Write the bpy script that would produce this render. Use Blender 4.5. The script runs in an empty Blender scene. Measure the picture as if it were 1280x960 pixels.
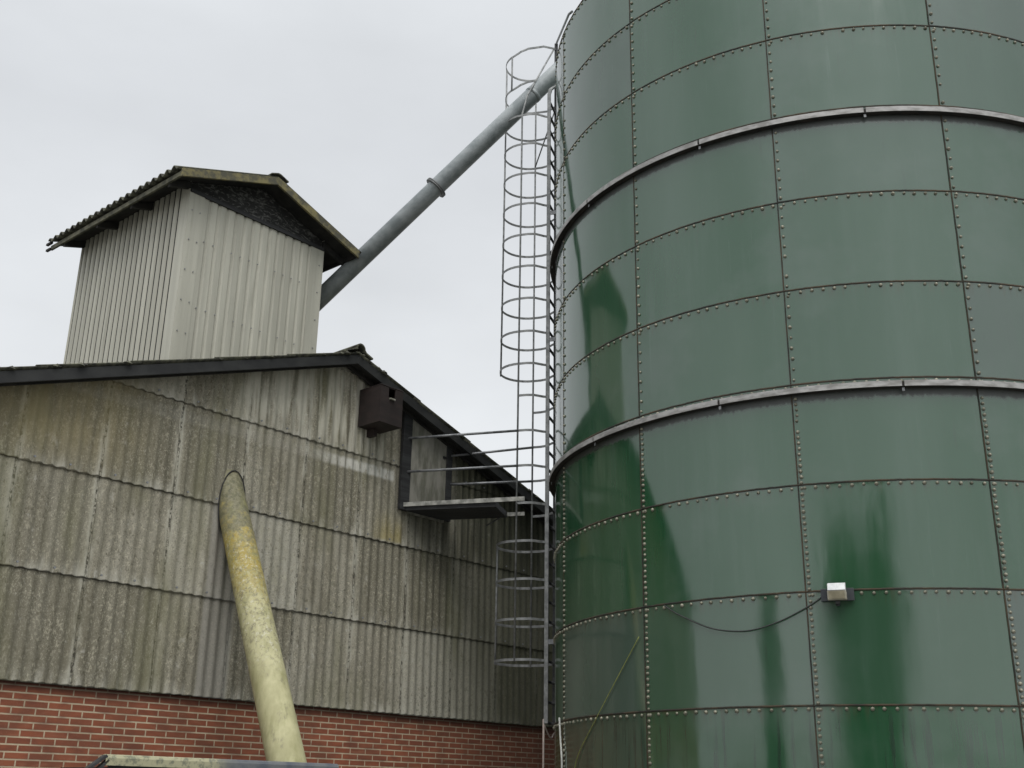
import bpy, bmesh, math, random
from math import sin, cos, radians as R_, pi, sqrt, degrees
from mathutils import Vector, Matrix, noise as mn
random.seed(7)
sc = bpy.context.scene
col = sc.collection
EYE = 1.6                                  # camera height above the yard

# ------------------------------------------------------------------ helpers
class MB:
    """collects shapes for one mesh"""
    def __init__(s): s.v, s.f, s.sm = [], [], []
    def add(s, vs, fs, smooth=False):
        b = len(s.v); s.v += [tuple(v) for v in vs]
        s.f += [tuple(b+i for i in f) for f in fs]; s.sm += [smooth]*len(fs); return s
    def box(s, x0, x1, y0, y1, z0, z1, M=None):
        vs = [Vector((x, y, z)) for z in (z0, z1) for y in (y0, y1) for x in (x0, x1)]
        if M: vs = [M @ v for v in vs]
        return s.add(vs, [(0,2,3,1),(4,5,7,6),(0,1,5,4),(2,6,7,3),(0,4,6,2),(1,3,7,5)])
    def frames(s, pts, up):
        pts = [Vector(p) for p in pts]; out = []
        for i, p in enumerate(pts):
            a = pts[max(i-1, 0)]; b = pts[min(i+1, len(pts)-1)]
            t = (b-a).normalized(); u = Vector(up)
            if abs(t.dot(u)) > .95: u = Vector((1, 0, 0)) if abs(t.x) < .9 else Vector((0, 1, 0))
            sd = t.cross(u).normalized(); out.append((p, sd, sd.cross(t).normalized()))
        return out
    def tube(s, pts, r, n=10, up=(0,0,1), cap=True):
        fr = s.frames(pts, up); vs = []; m = len(fr)
        rs = r if isinstance(r, (list, tuple)) else [r]*m
        for (p, a, b), q in zip(fr, rs):
            for k in range(n):
                t = 2*pi*k/n; vs.append(p + a*(q*cos(t)) + b*(q*sin(t)))
        fs = [(i*n+k, i*n+(k+1) % n, (i+1)*n+(k+1) % n, (i+1)*n+k) for i in range(m-1) for k in range(n)]
        s.add(vs, fs, True)
        if cap:
            b0 = len(s.v)-m*n
            s.f += [tuple(b0+k for k in range(n))[::-1], tuple(b0+(m-1)*n+k for k in range(n))]; s.sm += [False]*2
        return s
    def bar(s, pts, w, h, up=(0,0,1)):
        """rectangular section: w across, h along up"""
        fr = s.frames(pts, up); vs = []; m = len(fr)
        for p, a, b in fr:
            for x, y in ((-1,-1),(1,-1),(1,1),(-1,1)): vs.append(p + a*(x*w/2) + b*(y*h/2))
        fs = [(i*4+k, i*4+(k+1) % 4, (i+1)*4+(k+1) % 4, (i+1)*4+k) for i in range(m-1) for k in range(4)]
        fs += [(3,2,1,0), tuple((m-1)*4+k for k in range(4))]
        return s.add(vs, fs)
    def prism(s, poly, axis, a, b):
        """poly of 2-D points extruded along axis 'x','y' or 'z' from a to b"""
        def P(q, t):
            return {'x': (t, q[0], q[1]), 'y': (q[0], t, q[1]), 'z': (q[0], q[1], t)}[axis]
        n = len(poly)
        vs = [P(q, a) for q in poly] + [P(q, b) for q in poly]
        fs = [tuple(range(n))[::-1], tuple(range(n, 2*n))] + [(i, (i+1) % n, n+(i+1) % n, n+i) for i in range(n)]
        return s.add(vs, fs)
    def build(s, name, m, parent=None, loc=None, bevel=0, fix=True):
        me = bpy.data.meshes.new(name); me.from_pydata(s.v, [], s.f)
        me.polygons.foreach_set('use_smooth', s.sm); me.materials.append(m)
        if fix:
            bm = bmesh.new(); bm.from_mesh(me); bmesh.ops.recalc_face_normals(bm, faces=bm.faces); bm.to_mesh(me); bm.free()
        o = bpy.data.objects.new(name, me); col.objects.link(o)
        if parent: o.parent = parent
        if loc: o.location = loc
        if bevel:
            b = o.modifiers.new('bevel', 'BEVEL'); b.width = bevel; b.segments = 2; b.limit_method = 'ANGLE'
        return o

def tag(o, label=None, cat=None, group=None, kind=None):
    for k, v in (('label', label), ('category', cat), ('group', group), ('kind', kind)):
        if v: o[k] = v
    return o
def empty(name, loc, rz=0, label=None, cat=None, group=None):
    o = bpy.data.objects.new(name, None); col.objects.link(o); o.location = loc; o.rotation_euler = (0, 0, rz)
    o.empty_display_size = .3
    return tag(o, label, cat, group)
def dup(o, parent, loc=None):
    c = o.copy(); col.objects.link(c); c.parent = parent
    if loc is not None: c.location = loc
    return c

# ------------------------------------------------------------------ materials
class NT:
    def __init__(s, name):
        s.m = bpy.data.materials.new(name); s.m.use_nodes = True; s.t = s.m.node_tree; s.n = s.t.nodes
        s.b = s.n['Principled BSDF']; s.tc = s.n.new('ShaderNodeTexCoord')
    def link(s, a, b): s.t.links.new(a, b)
    def val(s, x, sock):
        if hasattr(x, 'node'): s.link(x, sock)
        elif isinstance(x, (tuple, list)): sock.default_value = (*x, 1) if len(x) == 3 and sock.type == 'RGBA' else x
        else: sock.default_value = x
    def co(s, scale=(1,1,1), loc=(0,0,0), rot=(0,0,0), src='Object'):
        mp = s.n.new('ShaderNodeMapping'); mp.inputs['Scale'].default_value = scale
        mp.inputs['Location'].default_value = loc; mp.inputs['Rotation'].default_value = rot
        s.link(s.tc.outputs[src], mp.inputs[0]); return mp.outputs[0]
    def noise(s, co, scale, detail=4, rough=.55, dist=0):
        n = s.n.new('ShaderNodeTexNoise'); s.link(co, n.inputs['Vector'])
        n.inputs['Scale'].default_value = scale; n.inputs['Detail'].default_value = detail
        n.inputs['Roughness'].default_value = rough; n.inputs['Distortion'].default_value = dist
        return n.outputs['Fac']
    def ramp(s, x, a, b, lo=0., hi=1.):
        """smooth map of x from [a,b] to [lo,hi]"""
        n = s.n.new('ShaderNodeMapRange'); n.interpolation_type = 'SMOOTHSTEP'
        s.val(x, n.inputs[0]); 
        for i, v in zip((1,2,3,4), (a,b,lo,hi)): n.inputs[i].default_value = v
        return n.outputs[0]
    def math(s, op, a, b=0., c=None):
        n = s.n.new('ShaderNodeMath'); n.operation = op; s.val(a, n.inputs[0]); s.val(b, n.inputs[1])
        if c is not None: s.val(c, n.inputs[2])
        return n.outputs[0]
    def mix(s, f, a, b, mode='MIX'):
        n = s.n.new('ShaderNodeMix'); n.data_type = 'RGBA'; n.blend_type = mode
        s.val(f, n.inputs[0]); s.val(a, n.inputs[6]); s.val(b, n.inputs[7]); return n.outputs[2]
    def sep(s, co):
        n = s.n.new('ShaderNodeSeparateXYZ'); s.link(co, n.inputs[0]); return n.outputs
    def attr(s, name):
        n = s.n.new('ShaderNodeAttribute'); n.attribute_name = name; return n.outputs
    def rnd(s):
        return s.n.new('ShaderNodeObjectInfo').outputs['Random']
    def bump(s, h, strength=.5, dist=.01, prev=None):
        n = s.n.new('ShaderNodeBump'); n.inputs['Strength'].default_value = strength; n.inputs['Distance'].default_value = dist
        s.link(h, n.inputs['Height'])
        if prev is not None: s.link(prev, n.inputs['Normal'])
        s.link(n.outputs[0], s.b.inputs['Normal']); return n.outputs[0]
    def out(s, color, rough=.8, metal=0., ior=None, spec=None):
        s.val(color, s.b.inputs['Base Color']); s.val(rough, s.b.inputs['Roughness']); s.val(metal, s.b.inputs['Metallic'])
        if ior: s.b.inputs['IOR'].default_value = ior
        if spec is not None: s.b.inputs['Specular IOR Level'].default_value = spec
        return s.m

def simple(name, c1, c2, scale=6, rough=.7, metal=0., bump=.0, stretch=(1,1,1), lo=.35, hi=.65):
    N = NT(name); co = N.co(stretch); n = N.noise(co, scale, 5, .6)
    f = N.ramp(n, lo, hi)
    if bump: N.bump(N.noise(N.co(), scale*6, 4), bump, .004)
    return N.out(N.mix(f, c1, c2), rough, metal)

U0_ = -7.32336
def mat_asbestos():
    N = NT('weathered_fibre_cement'); co = N.co(); x, y, z = N.sep(co)
    long_ = N.noise(N.co((4, 1, .9)), 1.0, 5, .65)
    base = N.mix(N.ramp(long_, .32, .68), (.190, .174, .130), (.300, .282, .226))
    # every sheet weathered in its own way
    sh = N.attr('sheet')['Fac']
    base = N.mix(N.math('MULTIPLY', N.ramp(sh, .5, 1.), .7), base, (.39, .375, .315))
    base = N.mix(N.math('MULTIPLY', N.ramp(sh, .5, 0.), .7), base, (.150, .138, .100))
    # dirt lies in the valleys of the waves
    wv = N.math('SINE', N.math('MULTIPLY', N.math('SUBTRACT', x, U0_), 2*pi/.12605))
    vf = N.math('MULTIPLY', N.ramp(wv, .2, 1.), N.ramp(N.noise(N.co((2, 1, .7)), 1.3, 3), .3, .65, .03, .27))
    base = N.mix(vf, base, (.12, .112, .085))
    # clumps of pale lichen and dark grit, two grain sizes
    for sc_, lo, hi, am, cc, off in ((30, .53, .64, .55, (.46, .43, .33), (0, 0, 0)), (26, .54, .65, .60, (.085, .075, .048), (3, 0, 5)),
                                     (64, .54, .66, .60, (.50, .475, .38), (7, 1, 2)), (58, .55, .66, .62, (.060, .055, .040), (1, 5, 2))):
        gn = N.noise(N.co((1.25, 1, .8), off), sc_, 3, .65)
        zone = N.ramp(N.noise(N.co((1.4, 1, .9), off), 1.7, 3), .35, .65, .35, 1.)
        base = N.mix(N.math('MULTIPLY', N.math('MULTIPLY', N.ramp(gn, lo, hi), am), zone), base, cc)
    big = N.noise(N.co((1, 1, .8), (9, 2, 1)), 9, 4, .7)
    base = N.mix(N.math('MULTIPLY', N.ramp(big, .60, .72), .5), base, (.46, .45, .40))
    # pale crust beside the upright laps, dark joint line itself
    fr = N.math('FRACT', N.math('DIVIDE', N.math('SUBTRACT', x, U0_), .88235))
    ed = N.math('MINIMUM', fr, N.math('SUBTRACT', 1., fr))
    brk = N.noise(N.co((3, 1, .6), (2, 2, 8)), 3.2, 5, .7)
    crust = N.math('MULTIPLY', N.ramp(ed, .085, .02), N.ramp(brk, .40, .60, .0, .75))
    base = N.mix(crust, base, (.50, .48, .40))
    spt = N.noise(N.co((1, 1, .7), (6, 6, 6)), 34, 3, .7)
    jl = N.math('MULTIPLY', N.ramp(ed, .035, .008), N.ramp(spt, .47, .60, .0, .9))
    base = N.mix(jl, base, (.040, .037, .028))
    # pale drips gathered on the lower edge of every row
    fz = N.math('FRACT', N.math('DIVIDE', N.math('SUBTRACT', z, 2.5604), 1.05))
    drp = N.math('MULTIPLY', N.ramp(N.math('ADD', fz, N.math('MULTIPLY', N.noise(N.co((9, 1, 1)), 1.4, 3), .35)), .34, .14), N.ramp(brk, .42, .62, 0, .65))
    base = N.mix(drp, base, (.47, .455, .39))
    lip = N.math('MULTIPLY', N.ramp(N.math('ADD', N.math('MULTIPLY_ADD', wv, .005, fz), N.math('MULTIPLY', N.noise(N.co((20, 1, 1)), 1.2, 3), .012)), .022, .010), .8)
    base = N.mix(lip, base, (.030, .028, .021))      # dark line along the lower edge of every row
    grn = N.noise(N.co((1.5, 1, .5), (8, 3, 1)), 1.1, 4, .6)
    base = N.mix(N.ramp(grn, .45, .70, 0, .6), base, (.155, .150, .085))
    # dry, clean strip sheltered by the sloping pipe
    dry = N.math('MULTIPLY', N.math('MULTIPLY', N.ramp(x, -5.04, -5.0), N.ramp(x, -4.60, -4.66)), N.ramp(z, 4.75, 4.6))
    base = N.mix(N.math('MULTIPLY', dry, .6), base, (.26, .25, .225))
    # ochre algae under the left verge
    left = N.math('MULTIPLY', N.ramp(x, -5.6, -6.6), N.ramp(z, 4.5, 5.2))
    left = N.math('MULTIPLY', left, N.ramp(long_, .35, .6, .25, .6))
    base = N.mix(left, base, (.27, .225, .11))
    # paler washed area below the right half of the gable top
    wash = N.math('MULTIPLY', N.math('MULTIPLY', N.ramp(x, -5.1, -4.6), N.ramp(x, -2.2, -2.7)), N.ramp(z, 5.45, 6.0))
    wash = N.math('MULTIPLY', wash, N.ramp(N.noise(N.co((9, 1, .8), (2, 0, 0)), 1.1, 4), .38, .6))
    base = N.mix(N.math('MULTIPLY', wash, .8), base, (.50, .48, .40))
    # pale broken band just under a sheet edge, and an ochre drip
    band = N.math('MULTIPLY', N.math('MULTIPLY', N.ramp(x, -3.9, -2.95, .12, 1.), N.ramp(x, -2.3, -2.36)),
                  N.math('MULTIPLY', N.ramp(z, 5.47, 5.52), N.ramp(z, 5.66, 5.60)))
    band = N.math('MULTIPLY', band, N.ramp(N.noise(N.co((14, 1, 3), (4, 4, 4)), 1.5, 4, .7), .36, .52, .25, 1.))
    base = N.mix(N.math('MULTIPLY', band, .8), base, (.58, .57, .52))
    drip = N.math('MULTIPLY', N.math('MULTIPLY', N.ramp(x, -2.75, -2.45), N.ramp(x, -2.12, -2.16)),
                  N.math('MULTIPLY', N.ramp(z, 4.66, 4.72), N.ramp(z, 5.15, 4.7)))
    base = N.mix(N.math('MULTIPLY', drip, N.ramp(brk, .3, .6, .2, .65)), base, (.29, .235, .075))
    # dark algae near the silo, with the shade on that side painted in
    algae_shade = N.math('MULTIPLY', N.ramp(N.math('ADD', x, N.math('MULTIPLY', N.noise(N.co((2.5, 1, .6)), 1.2, 4), 1.6)), -1.6, 1.2), .72)
    base = N.mix(algae_shade, base, (.062, .068, .042))
    dark_upper = N.math('MULTIPLY', N.math('MULTIPLY', N.ramp(x, -2.3, -1.9), N.ramp(z, 4.1, 5.0)), .7)
    dark_upper = N.math('MULTIPLY', dark_upper, N.ramp(N.noise(N.co((9, 1, .5)), 1.4, 4), .3, .6))
    base = N.mix(dark_upper, base, (.04, .042, .03))  # darker towards the upper right of the wall
    N.bump(N.noise(co, 45, 4, .7), .6, .006)
    return N.out(base, .92, spec=.25)

def mat_brick():
    N = NT('red_brick'); co = N.co((1,1,1), (0,0,0), (R_(90), 0, 0))
    b = N.n.new('ShaderNodeTexBrick'); N.link(co, b.inputs['Vector'])
    b.offset = .5; b.inputs['Scale'].default_value = 1
    b.inputs['Brick Width'].default_value = .24; b.inputs['Row Height'].default_value = .0667
    b.inputs['Mortar Size'].default_value = .0078; b.inputs['Mortar Smooth'].default_value = .15; b.inputs['Bias'].default_value = -.1
    b.inputs['Color1'].default_value = (.290, .094, .050, 1); b.inputs['Color2'].default_value = (.215, .070, .040, 1)
    b.inputs['Mortar'].default_value = (.52, .43, .30, 1)
    n = N.noise(N.co(), 3, 5, .6); c = N.mix(N.ramp(n, .35, .7, 0, .4), b.outputs['Color'], (.10, .06, .04))
    n2 = N.noise(N.co((1, 1, 3.6)), 4.2, 2); c = N.mix(N.ramp(n2, .45, .75, 0, .55), c, (.13, .052, .036)); c = N.mix(N.ramp(n2, .45, .25, 0, .4), c, (.33, .14, .085))
    g = N.noise(N.co(), 60, 3, .7); c = N.mix(N.ramp(g, .55, .75, 0, .35), c, (.30, .16, .11))
    x, y, z = N.sep(N.co()); 
    dk = N.math('MULTIPLY', N.ramp(z, 2.42, 2.58), .75)         # darker course right under the cladding drip edge
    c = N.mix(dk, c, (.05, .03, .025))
    c = N.mix(N.ramp(x, -2.5, 1.5, 0, .55), c, (.085, .04, .026))
    inv = N.math('SUBTRACT', 1., b.outputs['Fac'])
    p = N.bump(inv, .6, .006); N.bump(g, .3, .003, p)
    return N.out(c, .9, spec=.25)

def mat_paint():
    """old glossy green enamel of the silo plates"""
    N = NT('green_silo_enamel'); co = N.co(); r = N.rnd(); x, y, z = N.sep(co)
    base = N.mix(N.ramp(r, .1, .9), (.015, .064, .027), (.031, .078, .043))
    base = N.mix(N.ramp(N.math('FRACT', N.math('MULTIPLY', r, 7.3)), .62, .95, 0, .7), base, (.062, .082, .072))
    streak = N.noise(N.co((2.5, 2.5, .28)), 2.2, 5, .6)
    base = N.mix(N.ramp(streak, .45, .75, 0, .45), base, (.040, .086, .054))
    patch = N.noise(N.co((1, 1, 1), (4, 1, 7)), .9, 4, .6)
    base = N.mix(N.ramp(patch, .5, .75, 0, .55), base, (.062, .100, .075))
    dirt = N.noise(N.co((5, 5, .5), (1, 3, 2)), 3, 4, .65)
    base = N.mix(N.ramp(dirt, .60, .8, 0, .35), base, (.03, .04, .03))
    for zr in (8.4352, 5.4251):       # moss below the stiffening rings, with their shade painted in
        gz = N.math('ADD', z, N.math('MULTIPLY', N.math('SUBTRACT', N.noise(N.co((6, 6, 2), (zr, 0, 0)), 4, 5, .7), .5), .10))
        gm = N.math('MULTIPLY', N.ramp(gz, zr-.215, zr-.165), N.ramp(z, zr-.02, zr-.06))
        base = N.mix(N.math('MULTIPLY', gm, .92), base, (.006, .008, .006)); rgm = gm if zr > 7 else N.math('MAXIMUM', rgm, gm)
    # rusty water runs just below every bolted seam
    fr = N.math('FRACT', N.math('DIVIDE', N.math('SUBTRACT', z, 2.41496), 1.00337))
    run = N.noise(N.co((9, 9, .5), (3, 4, 1)), 2.6, 5, .7)
    rm = N.math('MULTIPLY', N.ramp(N.math('ADD', fr, N.math('MULTIPLY', run, .35)), 1.02, 1.22), N.ramp(run, .45, .62, 0, .45))
    base = N.mix(rm, base, (.050, .046, .024))
    dz = N.math('MULTIPLY', N.ramp(z, 2.45, 2.2), N.ramp(N.noise(N.co((7, 7, .35), (2, 9, 4)), 2.2, 5, .65), .50, .66, 0, .6))
    base = N.mix(dz, base, (.016, .026, .020))
    pale = N.noise(N.co((8, 8, .3), (5, 9, 4)), 1.6, 5, .7); base = N.mix(N.ramp(pale, .62, .78, 0, .45), base, (.08, .13, .10))
    ro = N.math('ADD', N.ramp(patch, .35, .75, .065, .13), N.ramp(streak, .4, .8, 0., .06)); ro = N.math('ADD', ro, N.math('MULTIPLY', rgm, .45))
    p = N.bump(N.noise(N.co((1, 1, .8)), 1.1, 2, .5), .42, .02)
    N.bump(N.noise(N.co((3, 3, .6), (3, 3, 3)), 3.2, 2), .08, .004, p)
    return N.out(base, ro, 0, ior=1.86)

def mat_roof_edge():
    return simple('mossy_roof_sheet', (.035, .034, .028), (.11, .11, .075), 14, .95, bump=.6)

M = {}
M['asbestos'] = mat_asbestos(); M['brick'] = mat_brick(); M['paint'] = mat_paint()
M['roof'] = mat_roof_edge()
M['black_wood'] = simple('black_stained_board', (.012, .012, .013), (.030, .031, .032), 3, .75, bump=.25, stretch=(.6, 6, 6))
M['fascia'] = simple('grey_black_barge_board', (.008, .0085, .009), (.021, .022, .021), 3, .7, bump=.25, stretch=(1, 1, 1.5))
M['dark_soffit'] = simple('dark_soffit_boards', (.010, .010, .009), (.026, .025, .022), 5, .9, bump=.3)  # near-black tone for soffits, linings and rafters
M['galv'] = simple('dull_galvanised_steel', (.13, .135, .14), (.26, .265, .27), 9, .55, .55, bump=.1)
M['galv_rust'] = simple('weathered_galvanised_ring', (.19, .185, .175), (.35, .345, .335), 6, .6, .25, bump=.15, stretch=(1, 1, 3))
M['cage'] = simple('weathered_cage_steel', (.15, .155, .155), (.27, .275, .27), 12, .6, .2, bump=.1)
M['dark_steel'] = simple('dark_shaded_steel', (.03, .032, .033), (.07, .07, .07), 10, .6, .4)
M['sealant'] = simple('dark_rusty_sealant', (.010, .012, .008), (.046, .032, .016), 4, .85, stretch=(1, 1, 1))
M['bolt'] = simple('weathered_bolt_zinc', (.10, .10, .072), (.27, .26, .20), 25, .5, .35)
M['pipe'] = simple('grey_painted_spout', (.20, .225, .23), (.31, .335, .34), 5, .45, .1, bump=.08, stretch=(1, 1, 1))
M['concrete'] = simple('yard_concrete', (.16, .155, .145), (.27, .265, .25), 3, .9, bump=.4)
M['plywood'] = simple('weathered_hatch_panel', (.13, .13, .10), (.26, .25, .215), 2.5, .85, bump=.2, stretch=(4, 1, 1))
M['nest'] = simple('dark_brown_stained_ply', (.012, .0075, .0065), (.024, .015, .013), 3, .7, bump=.15, stretch=(1, 1, 3))
M['black'] = simple('dark_cavity', (.004, .004, .004), (.008, .008, .008), 3, 1)
M['black_steel'] = simple('shaded_rusty_steel', (.008, .008, .007), (.022, .018, .014), 8, .8)
M['flange'] = simple('grey_flange_steel', (.07, .075, .075), (.15, .155, .155), 8, .6, .2)
M['edge'] = simple('worn_galvanised_edge', (.14, .14, .125), (.36, .355, .32), 9, .6, .1, bump=.1)
M['cable'] = simple('black_rubber', (.010, .011, .011), (.02, .021, .02), 10, .5)
M['twine'] = simple('yellow_green_twine', (.16, .19, .05), (.25, .27, .08), 20, .9)
M['white_cable'] = simple('off_white_cable', (.42, .43, .40), (.55, .55, .5), 20, .6)
M['conduit'] = simple('pinkish_grey_cable', (.34, .28, .25), (.45, .38, .33), 20, .6)
M['lamp'] = simple('chalky_lamp_housing', (.26, .24, .18), (.40, .38, .30), 14, .5)
M['lamp_top'] = simple('pale_lamp_lid', (.48, .49, .49), (.62, .63, .62), 14, .4)
M['lamp_glass'] = simple('dusty_lamp_glass', (.20, .18, .12), (.30, .27, .19), 8, .25)
M['lamp_plate'] = simple('black_lamp_bracket', (.012, .016, .02), (.028, .032, .036), 8, .5)

def mat_turret():
    N = NT('beige_steel_cladding'); n = N.noise(N.co((6, 6, .35)), 1.2, 5, .6)
    c = N.mix(N.ramp(n, .35, .7), (.37, .362, .305), (.465, .455, .385))
    d = N.noise(N.co((5, 5, .25), (4, 4, 1)), 2.6, 4, .65)
    c = N.mix(N.ramp(d, .55, .75, 0, .45), c, (.24, .235, .19))
    g = N.noise(N.co((1.3, 1.3, 1)), 26, 4, .7)
    c = N.mix(N.ramp(g, .62, .76, 0, .5), c, (.24, .23, .18))
    return N.out(c, .55, spec=.3)
M['turret'] = mat_turret()
def mat_verge():
    N = NT('lichen_covered_verge_board'); n = N.noise(N.co((2, 2, 2)), 3.2, 5, .7)
    c = N.mix(N.ramp(n, .4, .62), (.075, .072, .050), (.19, .165, .075))
    g = N.noise(N.co(), 30, 4, .7); c = N.mix(N.ramp(g, .55, .7, 0, .6), c, (.06, .058, .045))
    return N.out(c, .9)
M['verge'] = mat_verge()
M['eave'] = simple('green_grey_eaves_board', (.05, .05, .035), (.13, .125, .085), 8, .9, bump=.2)
def mat_gable():
    N = NT('peeling_black_gable_board'); n = N.noise(N.co((2.2, 1, 5)), 3.5, 6, .75, 1.2)
    c = N.mix(N.ramp(n, .50, .62), (.014, .014, .013), (.13, .13, .12))
    N.bump(n, .5, .01); return N.out(c, .75)
M['gable'] = mat_gable()
def mat_yellow():
    N = NT('lichened_cream_pipe'); co = N.co(); x, y, z = N.sep(co)
    n = N.noise(N.co((1, 1, .5)), 5, 5, .65)
    c = N.mix(N.ramp(n, .35, .7), (.36, .34, .185), (.49, .465, .27))
    # green-grey growth on the top stretch, ochre lichen below it
    jag = N.math('MULTIPLY', N.math('SUBTRACT', N.noise(N.co(), 7, 5, .7), .5), .9)
    zz = N.math('ADD', z, jag)
    sp = N.noise(N.co(), 26, 5, .75)
    och = N.math('MULTIPLY', N.ramp(zz, 3.3, 3.95), N.ramp(sp, .38, .56, .25, .95))
    c = N.mix(och, c, (.34, .255, .045))
    mid = N.math('MULTIPLY', N.ramp(zz, 2.5, 3.2), N.ramp(N.noise(N.co((1,1,1), (5,2,0)), 18, 6, .8), .50, .60, 0, .7))
    c = N.mix(mid, c, (.15, .135, .085))
    top = N.math('MULTIPLY', N.ramp(N.math('ADD', zz, N.math('MULTIPLY', jag, 1.3)), 4.0, 4.7), .88)
    c = N.mix(top, c, N.mix(N.ramp(sp, .4, .6), (.085, .085, .05), (.19, .185, .13)))
    wht = N.math('MULTIPLY', N.math('MULTIPLY', N.ramp(zz, 4.6, 3.9), N.ramp(zz, 2.6, 3.2)), N.ramp(N.noise(N.co((1,1,1), (1,8,3)), 22, 6, .8), .54, .64, 0, .75))
    c = N.mix(wht, c, (.55, .53, .42))
    grn = N.noise(N.co((2, 2, .6), (7, 1, 2)), 4, 4, .6)
    c = N.mix(N.ramp(grn, .48, .72, 0, .65), c, (.24, .235, .10))
    stain = N.noise(N.co((2, 2, .8), (3, 3, 9)), 6, 5, .7); c = N.mix(N.ramp(stain, .58, .72, 0, .6), c, (.20, .185, .12))
    edge = N.math('MULTIPLY', N.ramp(N.math('ADD', x, N.math('MULTIPLY', jag, .12)), -4.70, -4.65), .8); c = N.mix(edge, c, (.13, .125, .04))
    N.bump(sp, .4, .004)
    return N.out(c, .7)
M['yellow'] = mat_yellow()
def mat_rim():
    N = NT('lichened_hopper_rim'); x, y, z = N.sep(N.co())
    n = N.noise(N.co(), 20, 5, .7)
    li = N.math('MULTIPLY', N.ramp(x, -5.75, -5.95), N.ramp(n, .36, .54))
    c = N.mix(N.ramp(N.noise(N.co(), 4), .4, .6), (.085, .095, .115), (.14, .145, .15))
    c = N.mix(N.ramp(x, -5.6, -6.1), c, (.17, .175, .12)); c = N.mix(li, c, (.36, .345, .22))
    return N.out(c, .6)
M['rim'] = mat_rim()

# ------------------------------------------------------------------ setting: yard and sky
g = MB(); S = 400
g.add([(-S,-S,0),(S,-S,0),(S,S,0),(-S,S,0)], [(0,1,2,3)])
tag(g.build('ground', M['concrete']), kind='structure')

# ------------------------------------------------------------------ barn  (frame: x along the gable wall, y into the barn, z up)
WA = R_(48.5259); BP = (0, 16.25837, 0)
barn = empty('grain_barn', BP, WA, 'grey corrugated fibre cement barn on a red brick base behind the silo', 'barn')
UR, ZR, SL = -3.30, 5.375+EYE, .335          # ridge: position, height of fascia top, slope
UL, UE = -10.35, 3.75                        # eaves
Z1, ROW, PITCH, SW, U0 = .9604+EYE, 1.05, .12605, .88235, -7.32336
DEPTH = 18.
def slope(sgn): return .345 if sgn < 0 else .331
def rz(u): return ZR - slope(u-UR)*abs(u-UR)
# brick base
b = MB(); b.box(UL+.05, UE-.05, .03, .27, 0, Z1+.12); b.box(UL+.05, UL+.29, .27, DEPTH, 0, Z1+.12); b.box(UE-.29, UE-.05, .27, DEPTH, 0, Z1+.12)
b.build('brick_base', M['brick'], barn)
# cladding: lapped rows of corrugated sheets
def cladding():
    vs, fs, sh = [], [], []
    ns = 12; n0 = int((UL-U0)/SW)-1; n1 = int((UE-U0)/SW)+2
    for row in range(6):
        zb, zt = Z1+row*ROW-.0, Z1+(row+1)*ROW+.10
        for k in range(n0, n1):
            ua, ub = U0+k*SW, U0+(k+1)*SW+.03
            rr = random.random(); rj = random.uniform(-.003, .003); m = 7*ns
            cols = []
            for i in range(m+3):
                u = ua + (ub-ua)*i/(m+2)
                if u < UL or u > UE: continue
                top = min(zt, rz(u)-.128)
                if top <= zb+.01: continue
                w = .0105*sin(2*pi*(u-U0)/PITCH)
                lip = .004*(1-(u-ua)/SW)
                zbb = zb + rj + .004*mn.noise((u*3, row*5., 0))
                b0 = len(vs)
                for q in (0, .012, .5, .98, 1): vs.append((u, w-.020+.0175*q-lip, zbb+(top-zbb)*q))
                cols.append(b0)
            for a, c in zip(cols, cols[1:]):
                fs += [(a+q, c+q, c+1+q, a+1+q) for q in range(4)]; sh += [rr]*4
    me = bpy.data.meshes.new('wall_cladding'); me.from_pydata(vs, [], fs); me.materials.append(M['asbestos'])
    me.polygons.foreach_set('use_smooth', [True]*len(fs))
    at = me.attributes.new('sheet', 'FLOAT', 'FACE'); at.data.foreach_set('value', sh)
    o = bpy.data.objects.new('wall_cladding', me); col.objects.link(o); o.parent = barn
    s = o.modifiers.new('thick', 'SOLIDIFY'); s.thickness = .007; s.offset = -1
    return o
cladding()
# inner shell so that nothing shines through
b = MB(); b.prism([(UL+.1, Z1), (UE-.1, Z1), (UE-.1, rz(UE)-.14), (UR, ZR-.14), (UL+.1, rz(UL)-.14)], 'y', .05, .12)
b.prism([(UL+.1, Z1), (UE-.1, Z1), (UE-.1, rz(UE)-.14), (UR, ZR-.14), (UL+.1, rz(UL)-.14)], 'y', DEPTH-.1, DEPTH)
b.box(UL+.06, UL+.16, .1, DEPTH, Z1, rz(UL)-.1); b.box(UE-.16, UE-.06, .1, DEPTH, Z1, rz(UE)-.1)
b.build('wall_lining', M['dark_soffit'], barn)
# small bolts holding the sheets
fx0 = None
for row in range(1, 5):
    for k in range(-4, 13):
        for q in (1.25, 4.25):
            u = U0 + k*SW + q*PITCH; z = Z1+row*ROW+.05
            if u < UL or u > UE-.2 or z > rz(u)-.3: continue
            if u < -8 or u > 1: continue
            if fx0 is None:
                b = MB(); b.tube([(0, 0, 0), (0, -.015, 0)], .012, 6); fx0 = b.build('sheet_fixing', M['galv'], barn, (u, -.038, z))
            else: dup(fx0, barn, (u, -.038, z))
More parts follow.
